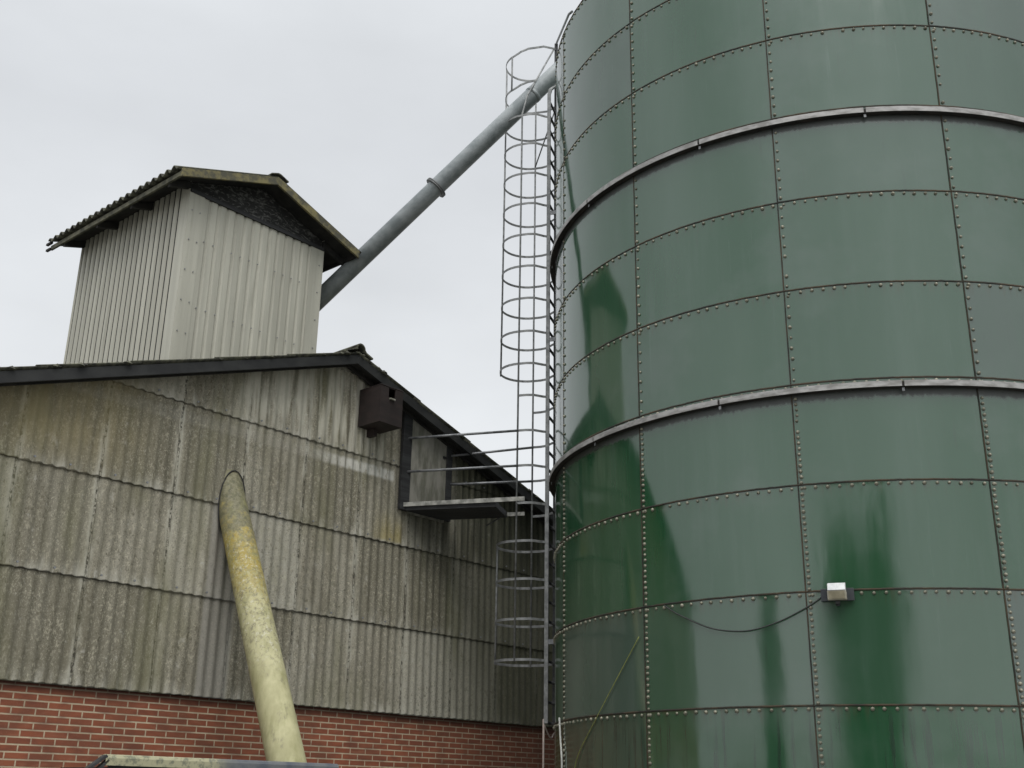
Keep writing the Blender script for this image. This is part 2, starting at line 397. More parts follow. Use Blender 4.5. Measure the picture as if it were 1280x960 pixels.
# roof: corrugated sheets in lapped rows on both slopes
def roof():
    m = MB(); V0, V1 = -.30, DEPTH+.3
    nv = int((V1-V0)/.177*8)
    for sgn, ue in ((-1, UL-.25), (1, UE+.25)):
        L = abs(ue-UR); nr = int(L/1.0)+1
        for r in range(nr):
            a, c = r*1.0, min(L, r*1.0+1.12)
            if c <= a: break
            vs, fs = [], []
            for i in range(nv+1):
                v = V0+(V1-V0)*i/nv; w = .024*sin(2*pi*v/.177)
                jit = .02*mn.noise((v*2, r*3.1, sgn))
                for t, up in ((a, -.052), (c+jit, -.036)):
                    vs.append((UR+sgn*t, v, ZR-slope(sgn)*t+up+w))
            for i in range(nv): fs.append((2*i, 2*i+1, 2*i+3, 2*i+2))
            m.add(vs, fs, True)
    o = m.build('roof', M['roof'], barn, fix=False)
    s = o.modifiers.new('thick', 'SOLIDIFY'); s.thickness = .012; s.offset = 0
    return o
roof_o = roof()
# moss cushions and broken edges along the verge make it uneven
m = MB()
for i in range(190):
    u = random.uniform(UL-.2, UE); v = random.uniform(-.31, -.18); r = random.uniform(.012, .032)
    z = rz(u)-.028
    vs, fs = [], []
    for a in range(6):
        t = a*pi/3+random.random()*.4; vs.append((u+r*1.8*cos(t), v+r*sin(t), z-.01))
    vs.append((u+random.uniform(-.01,.01), v, z+r*.8)); fs = [(a, (a+1) % 6, 6) for a in range(6)]
    m.add(vs, fs, True)
tag(m.build('moss', M['roof'], barn, fix=False), kind='stuff')
# soffit boards under the overhanging verge
for sgn, ue in ((-1, UL), (1, UE)):
    b = MB(); x0, x1 = UR, ue
    P = lambda u, dz: (u, rz(u)+dz)
    b.prism([P(x0, -.125), P(x1, -.125), P(x1, -.095), P(x0, -.095)], 'y', -.25, .3)
    b.build('soffit', M['dark_soffit'], barn)
    b = MB()
    b.prism([P(x0, -.182), P(ue+sgn*.2, -.182), P(ue+sgn*.2, -.058), P(x0, -.058)], 'y', -.285, -.252)
    b.build('barge_board', M['fascia'], barn, bevel=.004)
    b = MB()   # wall-plate rafter behind the board
    b.prism([P(x0+sgn*.01, -.17), P(ue, -.17), P(ue, -.13), P(x0+sgn*.01, -.13)], 'y', -.10, -.05)
    b.build('verge_rafter', M['dark_soffit'], barn)
# ridge capping with a rolled end
b = MB(); V0, V1 = -.33, DEPTH+.3
sec = [(-.21, -.015), (-.10, .035), (-.05, .055)] + [(.075*cos(t), .045+.075*sin(t)) for t in [pi*.85-i*pi*.85/6 for i in range(7)]] + [(.10, .02), (.21, -.02)]
sec2 = [(x, z-.02) for x, z in sec[::-1]]
b.prism([(UR+x, ZR-.035+z) for x, z in sec+sec2], 'y', V0, V1)
b.build('ridge_capping', M['roof'], barn)
# loft hatch that opens on to the platform: two posts and a weathered panel
b = MB(); b.box(-2.255, -2.10, -.085, -.03, 3.53+EYE, rz(-2.17)-.06); b.build('hatch_post', M['black_wood'], barn, bevel=.004)
b = MB(); b.box(-1.42, -1.315, -.085, -.03, 3.53+EYE, rz(-1.35)-.06); b.build('hatch_post', M['black_wood'], barn, bevel=.004)
b = MB(); b.prism([(-2.10, 3.50+EYE), (-1.42, 3.50+EYE), (-1.42, rz(-1.42)-.06), (-2.10, rz(-2.10)-.06)], 'y', -.066, -.05)
hp = b.build('hatch_door', M['plywood'], barn)
for zz in (4.39, 3.75):
    b = MB(); b.box(-1.49, -1.435, -.085, -.068, zz+EYE, zz+.03+EYE); b.build('hinge', M['black_wood'], hp)

# ------------------------------------------------------------------ roof turret of the grain elevator, astride the ridge
T0, T1, TL, TR_, TZ = 1.00, 3.78, -5.216, -3.001, 7.316+EYE
tur = empty('elevator_turret', (0,0,0), 0, 'pale beige metal clad turret with its own gabled roof, rising from the barn ridge', 'turret')
tur.location = Vector(BP); tur.rotation_euler = (0, 0, WA)
TB = 4.05+EYE
def ribs(mb, along, a, b_, fixed, out, z0, z1, pitch, depth, duty=.5):
    """trapezoidal sheet running along axis from a to b_"""
    n = int(round((b_-a)/pitch)); pitch = (b_-a)/n; pts = []
    if duty < 0:      # round waves
        vs, fs = [], []
        for i in range(n*10+1):
            t = a+(b_-a)*i/(n*10); q = fixed+out*depth*(.5+.5*cos(2*pi*i/10))*.8
            for z in (z0, z1): vs.append((t, q, z) if along == 'x' else (q, t, z))
        for i in range(n*10): fs.append((2*i, 2*i+2, 2*i+3, 2*i+1))
        return mb.add(vs, fs, True)
    for k in range(n):
        p = a+k*pitch
        pts += [(p, 0), (p+pitch*(duty-.14), 0), (p+pitch*duty, 1), (p+pitch*(1-.14), 1)]
    pts.append((b_, 0)); vs, fs = [], []
    for t, w in pts:
        q = fixed+out*depth*w
        for z in (z0, z1): vs.append((t, q, z) if along == 'x' else (q, t, z))
    for i in range(len(pts)-1): fs.append((2*i, 2*i+2, 2*i+3, 2*i+1))
    mb.add(vs, fs)
for nm, along, a, c, fx, out, pit, dp, du in (('wall_cladding', 'x', TL+.21, TR_-.21, T0, 1, .142, .020, .72), ('wall_cladding', 'y', T0+.16, T1-.05, TL, 1, .130, .021, .55),
                                    ('wall_cladding', 'x', TL+.05, TR_-.05, T1, -1, .142, .020, .72), ('wall_cladding', 'y', T0+.21, T1-.05, TR_, -1, .130, .026, .70)):
    b = MB(); ribs(b, along, a, c, fx, out, TB, TZ + (.35 if along == 'y' else 0), pit, dp, du); b.build(nm, M['turret'], tur, fix=False)
# corner flashings with rivets
b = MB(); b.box(TL-.012, TL+.215, T0-.012, T0-.004, TB, TZ); b.box(TL-.012, TL-.004, T0-.004, T0+.17, TB, TZ+.3)
b.build('corner_flashing', M['turret'], tur)
b = MB(); b.box(TR_-.215, TR_+.012, T0-.012, T0-.004, TB, TZ); b.box(TR_+.004, TR_+.012, T0-.004, T0+.2, TB, TZ+.3)
b.build('corner_flashing', M['turret'], tur)
rv = None
def rivet(u, v, zz):
    global rv
    if rv is None:
        b = MB(); b.tube([(0, 0, 0), (0, -.013, 0)], .0095, 6); rv = b.build('rivet', M['cage'], tur, (u, v, zz))
    else: dup(rv, tur, (u, v, zz))
for zz in [TZ-.25-.42*i for i in range(6)]:
    for u in (TL+.05, TL+.17, TR_-.06): rivet(u, T0-.010, zz)
for i, zz in enumerate([TZ-.62, TZ-1.55, TZ-2.4]):
    for k in range(12):
        if (k*7+i*3) % 5 < 4: rivet(TL+.28+k*.142, T0-.002, zz)
# black gable board under the roof
TC = -4.085; TS = .355; TRZ = 7.922+EYE
def tz(u): return TRZ - TS*abs(u-TC)
b = MB(); b.prism([(TL, TZ+.004), (TR_, TZ+.004), (TR_, tz(TR_)-.06), (TC, tz(TC)-.06), (TL, tz(TL)-.06)], 'y', T0+.03, T0+.06)
b.build('gable_board', M['gable'], tur)
b = MB(); b.bar([(TL, T0-.0, TZ+.02), (TR_, T0-.0, TZ+.02)], .05, .05); b.build('gable_sill', M['black_wood'], tur)
EV = [(-5.545, -1), (-2.579, 1)]; RV0, RV1 = .715, 4.0
m = MB(); nv = int((RV1-RV0)/.157*8)
for ue, sg in EV:
    L = abs(ue-TC); vs, fs = [], []
    for i in range(nv+1):
        v = RV0+(RV1-RV0)*i/nv; w = .034*sin(2*pi*v/.157)
        for t in (0, L*.5, L+.05): vs.append((TC+sg*t, v, TRZ-TS*t+.035+w))
    for i in range(nv): fs += [(3*i, 3*i+1, 3*i+4, 3*i+3), (3*i+1, 3*i+2, 3*i+5, 3*i+4)]
    m.add(vs, fs, True)
o = m.build('roof', M['roof'], tur, fix=False); s = o.modifiers.new('thick', 'SOLIDIFY'); s.thickness = .014; s.offset = 0
for ue, sg in EV:
    P = lambda u, dz: (u, tz(u)+dz)
    b = MB(); b.prism([P(TC, -.115), P(ue, -.115), P(ue, .0), P(TC, .0)], 'y', RV0-.02, RV0+.015); b.build('verge_board', M['verge'], tur, bevel=.004)
    b = MB(); b.prism([P(TC, -.05), P(ue-sg*.03, -.05), P(ue-sg*.03, -.03), P(TC, -.03)], 'y', RV0+.02, RV1-.05); b.build('soffit', M['dark_soffit'], tur)
    b = MB(); b.box(min(ue, ue-sg*.03), max(ue, ue-sg*.03), RV0+.016, RV1, tz(ue)-.10, tz(ue)-.035); b.build('eaves_board', M['eave'] if sg < 0 else M['dark_soffit'], tur)  # right board gets its shade through the darker colour
    for v in (1.02, 1.91, 2.77, 3.66):
        b = MB(); x0, x1 = ue-sg*.032, (TL if sg < 0 else TR_)
        b.prism([(x0-sg*.0, tz(x0)-.15), (x0, tz(x0)-.06), (x1, tz(x1)-.06), (x1, tz(x1)-.16)], 'y', v-.025, v+.025); b.build('rafter', M['dark_soffit'], tur)
b = MB(); sec = [(-.13, -.05), (-.02, -.005), (.02, -.005), (.16, -.058)]
b.prism([(TC+x, TRZ+.06+z) for x, z in sec] + [(TC+x, TRZ+.045+z) for x, z in sec[::-1]], 'y', RV0-.03, RV1); b.build('ridge_capping', M['roof'], tur)
# purlin ends that stick out at the back of the eave
for dz, l in ((-.10, .10), (0, .12)):
    b = MB(); b.box(-5.565, -5.53, RV1-.02, RV1+l, tz(-5.545)+dz, tz(-5.545)+dz+.03); b.build('purlin_end', M['dark_soffit'], tur)
b = MB(); b.box(TL+.02, TR_-.02, T0+.04, T1-.04, TB, TZ+.3); b.build('wall_lining', M['dark_soffit'], tur)

# ------------------------------------------------------------------ nest box on the gable
nb = empty('nest_box', (0,0,0), 0, 'dark brown wooden nest box with a square entrance hole, fixed under the barn verge', 'nest box')
nb.location = Vector(BP); nb.rotation_euler = (0, 0, WA)
x0, x1, y0, y1, z0, z1 = -3.02, -2.635, -.44, -.03, 4.465+EYE, 4.955+EYE
t = .018; hx0, hx1, hz0, hz1 = -2.885, -2.77, 4.82+EYE, 4.945+EYE
b = MB()
b.box(x0, x0+t, y0+t, y1, z0, z1); b.box(x1-t, x1, y0+t, y1, z0, z1); b.box(x0+t, x1-t, y1-t, y1, z0, z1)
b.box(x0+t, x1-t, y0+t, y1-t, z0-.0, z0+t)
b.build('body', M['nest'], nb)
b = MB()
b.box(x0, hx0, y0, y0+t-.001, z0, z1-.002); b.box(hx1, x1, y0, y0+t-.001, z0, z1-.002); b.box(hx0, hx1, y0, y0+t-.001, z0, hz0); b.box(hx0, hx1, y0, y0+t-.001, hz1, z1-.002)
b.build('front_board', M['nest'], nb)
b = MB(); b.box(x0-.004, x1+.004, y0-.005, y1, z1+.001, z1+.016); b.build('lid', M['nest'], nb, bevel=.004)
b = MB(); b.box(hx0+.01, hx1-.02, y0-.03, y0-.001, hz0-.03, hz0-.008); b.build('perch', M['plywood'], nb)
b = MB(); b.box(-2.86, -2.80, -.16, -.03, z0-.10, z0-.002); b.build('bracket', M['nest'], nb)

# ------------------------------------------------------------------ inclined yellow pipe out of the gable wall
yp = empty('outlet_pipe', (0,0,0), 0, 'stout cream pipe covered in yellow lichen, sloping down from the barn wall', 'pipe')
yp.location = Vector(BP); yp.rotation_euler = (0, 0, WA)
PA = Vector((-4.815, .12, 3.42+EYE)); PBt = Vector((-4.82, -1.62, -.14+EYE))
b = MB(); n = 24
b.tube([PA.lerp(PBt, i/n) for i in range(n+1)], [.165+.025*i/n for i in range(n+1)], 28)
b.build('tube', M['yellow'], yp)
ax = (PBt-PA).normalized(); q = PA + ax*.20
b = MB()
pts = []
for k in range(25):
    a = 2*pi*k/24
    e1 = Vector((1,0,0)); e2 = ax.cross(e1)
    r = .176; c0 = PA + e1*(r*cos(a)) + e2*(r*sin(a)); s_ = (-.045-c0.y)/ax.y; pts.append(c0+ax*s_)
b.tube(pts, .007, 6, up=(0,1,0), cap=False); b.build('wall_seal', M['black_wood'], yp)

# ------------------------------------------------------------------ intake hopper the pipe drops into
hb = empty('intake_hopper', (0,0,0), 0, 'low steel intake hopper with a lichened rolled rim, below the cream pipe', 'hopper')
hb.location = Vector(BP); hb.rotation_euler = (0, 0, WA)
hx0, hx1, hy0, hy1, hz = -6.97, -4.47, -1.78, -.95, .292+EYE
b = MB(); sec = [(hy0, hz-.088), (hy0, hz-.03), (hy0+.012, hz-.008), (hy0+.035, hz), (hy0+.06, hz-.004), (hy0+.06, hz-.012), (hy0+.035, hz-.01), (hy0+.018, hz-.016), (hy0+.008, hz-.034), (hy0+.008, hz-.088)]
b.prism(sec, 'x', hx0, hx1); b.build('rim', M['rim'], hb)
b = MB()
b.box(hx0+.06, hx1-.02, hy0+.05, hy0+.07, .35, hz-.07); b.box(hx0+.06, hx1-.02, hy1-.02, hy1, .35, hz-.1)
b.box(hx0+.06, hx0+.08, hy0+.07, hy1-.02, .35, hz-.1); b.box(hx1-.04, hx1-.02, hy0+.07, hy1-.02, .35, hz-.1); b.box(hx0+.08, hx1-.04, hy0+.07, hy1-.02, .35, .37)
b.build('body', M['black_wood'], hb)
b = MB()
for dx in (0, .07): b.bar([(hx0+.01+dx*.3, hy0+.03, hz-.012-dx*.5), (hx0-.19+dx, hy0+.03, hz-.155-dx*.4)], .06, .022)
b.build('side_flap', M['dark_steel'], hb)
for x in (hx0+.1, hx1-.1):
    for y in (hy0+.1, hy1-.08):
        b = MB(); b.box(x-.03, x+.03, y-.03, y+.03, 0, .36); b.build('leg', M['dark_steel'], hb)

# ------------------------------------------------------------------ green bolted silo
CX, CY, RS = 4.16393, 13.70503, 3.6
RH, Z7 = 1.00337, .81496+EYE
def ring(j): return Z7+(7-j)*RH
TH0, DTH = 191.365, 27.4723
silo = empty('grain_silo', (CX, CY, 0), 0, 'tall round silo of glossy dark green bolted steel plates', 'silo')
def pol(r, a, z): return (r*cos(R_(a)), r*sin(R_(a)), z)
b = MB(); n = 96
vs = [pol(RS+.12, 360*i/n, z) for z in (0, ring(9)-.0) for i in range(n)]; fs = [(i, (i+1) % n, n+(i+1) % n, n+i) for i in range(n)] + [tuple(range(n, 2*n))]
b.add(vs, fs); b.build('foundation', M['concrete'], silo)
def plate(mb, a0, a1, zt, zb, n=24, r0=RS):
    vs, fs = [], []
    for i in range(n+1):
        t = i/n; a = a0+(a1-a0)*t; dr = .004*(1-t)
        for z, e in ((zb, 0), (zt-.055, .0025), (zt, .0055)): vs.append(pol(r0+dr+e, a, z))
    for i in range(n):
        k = 3*i; fs += [(k, k+3, k+4, k+1), (k+1, k+4, k+5, k+2)]
    mb.add(vs, fs, True)
def plate_seal(mb, a0, a1, zt, zb, r0=RS):
    n = 40; vs, fs = [], []
    for i in range(n+1):
        a = a0+(a1-a0)*i/n; dr = .004*(1-i/n)+.006
        wob = .004*mn.noise((a*1.6, zt*3, 1.))
        for r, z in ((dr-.004, zt-.012), (dr+.004, zt-.011+wob), (dr+.004, zt+.006+wob), (dr-.012, zt+.008)): vs.append(pol(r0+r, a, z))
    for i in range(n):
        k = 4*i; fs += [(k+q, k+4+q, k+5+q, k+1+q) for q in range(3)]
    mb.add(vs, fs, True)
    wa = degrees(.006/r0); m_ = 20; vs, fs = [], []
    for i in range(m_+1):
        z = zb+(zt-zb)*i/m_; wob = wa*.5*mn.noise((a0, z*7, 2.))
        for r, a in ((.0, a0-wa*1.3), (.010, a0-wa+wob), (.010, a0+wa+wob), (.0, a0+wa*1.3)): vs.append(pol(r0+r, a, z))
    for i in range(m_):
        k = 4*i; fs += [(k+q, k+4+q, k+5+q, k+1+q) for q in range(3)]
    mb.add(vs, fs, True)
back = MB()
for k in range(-3, 10):
    a0 = TH0+k*DTH; a1 = a0+DTH
    if k == 9: a1 = TH0-3*DTH+360
    for j in range(-2, 9):
        zt, zb = ring(j), ring(j+1)
        if -2 <= k <= 4:
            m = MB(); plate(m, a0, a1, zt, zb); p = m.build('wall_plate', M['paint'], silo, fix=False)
            m = MB(); plate_seal(m, a0, a1, zt, zb); m.build('sealant', M['sealant'], p, fix=False)
        else: plate(back, a0, a1, zt, zb)
tag(back.build('wall_plate', M['paint'], silo, fix=False), kind='stuff')
# roof cone with a rim angle
b = MB(); n = 96; zt = ring(-2)
vs = [pol(RS+.014, 360*i/n, zt+.010) for i in range(n)] + [pol(.3, 360*i/n, zt+1.5) for i in range(n)]
b.add(vs, [(i, (i+1) % n, n+(i+1) % n, n+i) for i in range(n)] + [tuple(range(n, 2*n))], False); b.build('roof', M['paint'], silo)
# bolts
def bolt_mesh():
    m = MB(); n = 8; vs = [(-.001, 0, 0)]; fs = []
    prof = [(0, .0175), (.009, .0165), (.017, .009)]
    vs = []
    for x, r in prof:
        for i in range(n): vs.append((x, r*cos(2*pi*i/n), r*sin(2*pi*i/n)))
    vs.append((.0195, 0, 0))
    for q in range(2):
        for i in range(n): fs.append((q*n+i, q*n+(i+1) % n, (q+1)*n+(i+1) % n, (q+1)*n+i))
    for i in range(n): fs.append((2*n+i, 2*n+(i+1) % n, 3*n))
    return vs, fs
BV, BF = bolt_mesh()
spots = []
for j in range(-2, 10):
    for k in range(-3, 6):
        for i in range(16):
            spots.append((TH0+k*DTH+DTH*(i+.5)/16+random.uniform(-.12, .12), ring(j)-.036+random.uniform(-.003, .003)))
for k in range(-3, 6):
    a = TH0+k*DTH+degrees(.034/RS)
    for j in range(-2, 9):
        m_ = 9 if j < 4 else 18
        for i in range(m_):
            spots.append((a+random.uniform(-.05, .05), ring(j)-RH*(i+.5)/m_-.01))
CAM = Vector((0, 0, EYE))
TANP = math.tan(R_(20.01))
def pix(P):
    """rough place in the photograph, only used to pick the bolts that show largest"""
    v = Vector(P)-CAM; c_, s_ = cos(R_(20.01)), sin(R_(20.01)); d_ = v.y*c_+v.z*s_
    return 640+1422.5*v.x/d_, 480-1422.5*(v.z*c_-v.y*s_)/d_, d_
cand = []
for a, z in spots:
    P = Vector(pol(RS, a, z))+Vector((CX, CY, 0)); x_, y_, d_ = pix(P)
    nrm = Vector((cos(R_(a)), sin(R_(a)), 0)); fac = nrm.dot((CAM-P).normalized())
    inside = 0 < x_ < 1280 and 5 < y_ < 955
    cand.append((d_/max(fac, .2) if inside and fac > .25 else 1e9, a, z))
cand.sort()
bm0 = None; rest = MB()
for i, (d_, a, z) in enumerate(cand):
    if i < 100:
        if bm0 is None:
            m = MB(); m.add(BV, BF, True); bm0 = m.build('bolt', M['bolt'], silo); o = bm0
        else: o = dup(bm0, silo)
        o.location = pol(RS+.006, a, z); o.rotation_euler = (0, 0, R_(a)); k_ = random.uniform(.85, 1.12); o.scale = (k_, k_, k_)
    else:
        Mx = Matrix.Translation(pol(RS+.006, a, z)) @ Matrix.Rotation(R_(a), 4, 'Z') @ Matrix.Scale(random.uniform(.82, 1.14), 4)
        if random.random() < .012: continue
        rest.add([Mx @ Vector(v) for v in BV], BF, True)
tag(rest.build('bolt', M['bolt'], silo, fix=False), kind='stuff')
# stiffening rings: galvanised angles, in segments joined mid-plate
for j, off in ((1, 233.71), (4, 235.08)):
    zt = ring(j)-.058
    for k in range(-3, 4):
        a0 = off+k*DTH+.18; a1 = off+(k+1)*DTH-.18; n = 22; vs, fs = [], []
        sec = [(.006, 0), (.082, 0), (.082, -.057), (.076, -.057), (.076, -.006), (.006, -.006)]
        for i in range(n+1):
            a = a0+(a1-a0)*i/n
            for r, z in sec: vs.append(pol(RS+r, a, zt+z))
        for i in range(n):
            for q in range(6): fs.append((i*6+q, (i+1)*6+q, (i+1)*6+(q+1) % 6, i*6+(q+1) % 6))
        fs += [tuple(range(6)), tuple(n*6+q for q in range(6))[::-1]]
        m = MB(); m.add(vs, fs); o = m.build('stiffening_ring_segment', M['galv_rust'], silo)
        vs, fs = [], []
        for i in range(n+1):
            a = a0+(a1-a0)*i/n
            for r, z in ((.010, -.053), (.0755, -.055), (.0755, -.0575), (.010, -.0555)): vs.append(pol(RS+r, a, zt+z))
        for i in range(n):
            for q in range(4): fs.append((i*4+q, (i+1)*4+q, (i+1)*4+(q+1) % 4, i*4+(q+1) % 4))
        m = MB(); m.add(vs, fs); m.build('lower_flange', M['black_steel'], o)  # black underside, the ring's shade put into the steel colour
        Mx = Matrix.Rotation(R_(a0-.18), 4, 'Z')
        m = MB(); m.box(RS+.012, RS+.070, -.022, .022, zt-.058, zt-.008, Mx); m.build('joint_bracket', M['black_steel'], silo)
        m = MB(); m.box(RS+.05, RS+.058, -.010, .014, zt-.10, zt-.066, Mx); m.build('joint_tab', M['galv'], silo)

# ------------------------------------------------------------------ caged ladder on the silo
PHI = 162.5; OFF = .19
lad = empty('caged_ladder', (CX+ (RS+OFF)*cos(R_(PHI)), CY+(RS+OFF)*sin(R_(PHI)), 0), R_(PHI), 'tall grey galvanised ladder with round safety cage on the edge of the green silo', 'ladder')
# local frame: x outwards from the silo, y: far(-) ... near(+)
def lz(z): return z+EYE
LT = {1: 10.0, -1: 11.2}
for s in (1, -1):
    b = MB(); pts = [(0, s*.2, lz(.88)), (0, s*.2, lz(LT[s]))]
    if s > 0: pts += [(-.02, .19, lz(10.09)), (-.06, .15, lz(10.15)), (-.12, .10, lz(10.2))]
    b.bar(pts, .028, .05, up=(1,0,0)); b.build('rail', M['cage'] if s > 0 else M['dark_steel'], lad)  # far rail takes the steel colour with shade in it
    
ru = None
for i in range(37):
    z = lz(.89+.25*i)
    if ru is None:
        b = MB(); b.tube([(0, -.19, 0), (0, .19, 0)], .019, 8, up=(1,0,0)); ru = b.build('rung', M['dark_steel'], lad, (0, 0, z))  # shade of the rung undersides put into the dark colour
    else: dup(ru, lad, (0, 0, z))
def hoop_pts(side=None):
    pts = [(0, .2), (.06, .24), (.16, .335), (.26, .36), (.38, .36)] + [(.38+.36*sin(t), .36*cos(t)) for t in [pi*i/16 for i in range(1, 16)]] + [(.38, -.36), (.26, -.36), (.16, -.335), (.06, -.24), (0, -.2)]
    if side == 1: pts = pts[:5]
    if side == -1: pts = pts[-5:]
    return [(x, y, 0) for x, y in pts]
HZ = [1.64, 2.145, 2.655, 3.15] + [5.62, 6.1, 6.6, 7.1, 7.6, 8.1, 8.6, 9.1, 9.6]
h0 = None
for z in HZ:
    if h0 is None:
        b = MB(); b.bar(hoop_pts(), .008, .032); h0 = b.build('hoop', M['cage'], lad, (0,0,lz(z)))
    else: dup(h0, lad, (0,0,lz(z)))
def top_hoop(z):
    near = [(0, -.2, z+.40), (.12, .10, z+.26), (.30, .32, z+.10), (.40, .36, z+.04)]
    arc = [(.38+.36*sin(t), .36*cos(t), z) for t in [pi*i/16 for i in range(2, 16)]]
    return near + arc + [(.38, -.36, z), (.16, -.33, z-.03), (0, -.2, z-.05)]
for z in (10.1, 10.7):
    b = MB(); b.bar(top_hoop(lz(z)), .008, .032); b.build('hoop', M['cage'], lad)
for s, zs in ((1, (3.655, 4.165, 4.655, 5.155)), (-1, (3.64, 4.14, 4.63, 5.14))):
    for z in zs:
        b = MB(); b.bar(hoop_pts(s), .008, .032); b.build('hoop_arm', M['cage'], lad, (0,0,lz(z)))
# upright cage bars
for path in ([(.372, .36, lz(1.62)), (.372, .36, lz(9.62)), (.30, .34, lz(9.95)), (.02, -.17, lz(11.1))], [(.372, -.36, lz(1.62)), (.372, -.36, lz(10.72))],
             [(.744, 0, lz(5.60)), (.744, 0, lz(10.72))], [(.744, 0, lz(1.62)), (.744, 0, lz(3.17))], [(.56, .31, lz(10.1)), (.56, .31, lz(10.71))]):
    b = MB(); b.tube(path, .0135, 8, up=(1,0,0)); b.build('cage_bar', M['cage'], lad)
b = MB(); b.tube([(.372, -.355, lz(9.12)), (.01, -.2, lz(10.0))], .011, 8, up=(1,0,0)); b.build('brace', M['cage'], lad)
def lad_local(P):
    e = Vector((cos(R_(PHI)), sin(R_(PHI)), 0)); t_ = Vector((-sin(R_(PHI)), cos(R_(PHI)), 0)); v = Vector(P)-Vector(lad.location)
    return (v.dot(e), v.dot(t_), v.z)
hr = [Vector(pol(RS+.02, a, z))+Vector((CX, CY, 0)) for a, z in ((198, ring(-2)+.05), (196, ring(-2)+.10))]
b = MB(); b.tube([(0, -.2, lz(11.2))]+[lad_local(p) for p in hr[::-1]], .017, 8); b.build('handrail', M['cage'], lad)
for z in (7.98, 6.0, 3.98, 1.87):
    for s in (1, -1):
        b = MB(); b.bar([(.0, s*.2, 0), (-OFF+.02+.006*s, s*.2, 0)], .012, .06); b.build('wall_bracket', M['galv'], lad, (0, 0, lz(z)))

# ------------------------------------------------------------------ access platform from the loft hatch to the ladder
plat = empty('access_platform', (0, 0, 0), 0, 'narrow steel landing with pipe handrails between barn hatch and caged ladder', 'platform')
A = Vector((-1.425, 14.575, 0)); dv = Vector((cos(R_(-13.5)), sin(R_(-13.5)), 0)); C_ = Vector((-.93, 15.135, 0))
pv = Vector((-dv.y, dv.x, 0))       # across, away from the viewer
wid = (C_-A).dot(pv)
Bp = A+dv*1.62; D_ = C_+dv*((Bp-A).dot(dv)-(C_-A).dot(dv))
ZP = 3.575+EYE
b = MB(); 
def up(p, z): return Vector((p.x, p.y, z))
q = [A+pv*.02, A+dv*1.27+pv*.02, A+dv*1.27+pv*(wid-.02), C_-pv*.02]
b.add([up(p, ZP-.05) for p in q]+[up(p, ZP+.03) for p in q], [(3,2,1,0),(4,5,6,7),(0,1,5,4),(1,2,6,5),(2,3,7,6),(3,0,4,7)]); b.build('deck', M['black_wood'], plat)
b = MB(); b.bar([up(A-pv*.01, ZP+.022), up(A-pv*.01+dv*1.66, ZP+.032)], .012, .055); b.build('edge_beam', M['edge'], plat)
b = MB(); b.bar([up(C_+pv*.01, ZP+.0), up(C_+pv*.01+dv*.80, ZP+.005)], .012, .075); b.build('edge_beam', M['black_wood'], plat)  # shaded stretch of the far beam, its shade put into the colour
b = MB(); b.bar([up(C_-pv*.01+dv*.72, ZP-.005), up(C_-pv*.01+dv*1.16, ZP-.003)], .012, .05); b.build('edge_beam', M['edge'], plat)
b = MB(); b.bar([up(C_+dv*.86-pv*.03, ZP-.03), up(C_+dv*.66-pv*.10, ZP-.17)], .04, .012); b.build('brace', M['dark_steel'], plat)
# handrails: from the hatch posts to the opened cage hoops
def lad_pt(x, y, z):
    e = Vector((cos(R_(PHI)), sin(R_(PHI)), 0)); t_ = Vector((-sin(R_(PHI)), cos(R_(PHI)), 0))
    return Vector((CX, CY, 0)) + e*(RS+OFF+x) + t_*y + Vector((0, 0, lz(z)))
def wall_pt(u, v, z): return Vector(BP)+Vector((cos(WA), sin(WA), 0))*u + Vector((-sin(WA), cos(WA), 0))*v + Vector((0,0,lz(z)))
for (u, z, s, z2) in ((-2.18, 4.51, 1, 4.655), (-2.17, 4.05, 1, 4.165), (-1.35, 4.455, -1, 4.63), (-1.35, 4.05, -1, 4.14)):
    b = MB(); b.tube([wall_pt(u, -.06, z), lad_pt(.36, s*.36, z2)], .017, 10); b.build('handrail', M['galv'], plat)

# ------------------------------------------------------------------ grey filling spout from the turret to the silo
sp = empty('filling_spout', (0,0,0), 0, 'long straight grey steel pipe rising from the turret to the silo top', 'pipe')
S1 = Vector((.536, 14.80, 10.42+EYE)); S0 = Vector((-3.33, 16.82, 6.64+EYE))
S0 = wall_pt(-2.98, 1.69, 6.298)
axs = (S1-S0).normalized()
b = MB(); b.tube([S0-axs*.25, S1, S1+axs*.25, S1+axs*.42+Vector((.06, 0, -.10)), S1+axs*.46+Vector((.08, 0, -.75))], .129, 28); b.build('tube', M['pipe'], sp)
tf = (548-401)/(690-401)
F = S0.lerp(S1, .545)
b = MB(); b.tube([F-axs*.022, F-axs*.002], .178, 28); b.tube([F+axs*.002, F+axs*.022], .178, 28); b.build('flange', M['flange'], sp)
b = MB(); Q = S1-axs*.42; b.tube([Q-axs*.03, Q+axs*.03], .135, 24); b.box(-.03, .03, -.02, .02, -.17, -.12, Matrix.Translation(Q)); b.build('clamp', M['pipe'], sp)

# ------------------------------------------------------------------ floodlight on the silo with its cable
FA = 250.75
fl = empty('floodlight', (CX+(RS+.012)*cos(R_(FA)), CY+(RS+.012)*sin(R_(FA)), 1.765+EYE), R_(FA+90), 'small pale floodlight on a black bracket plate bolted to the green silo', 'lamp')
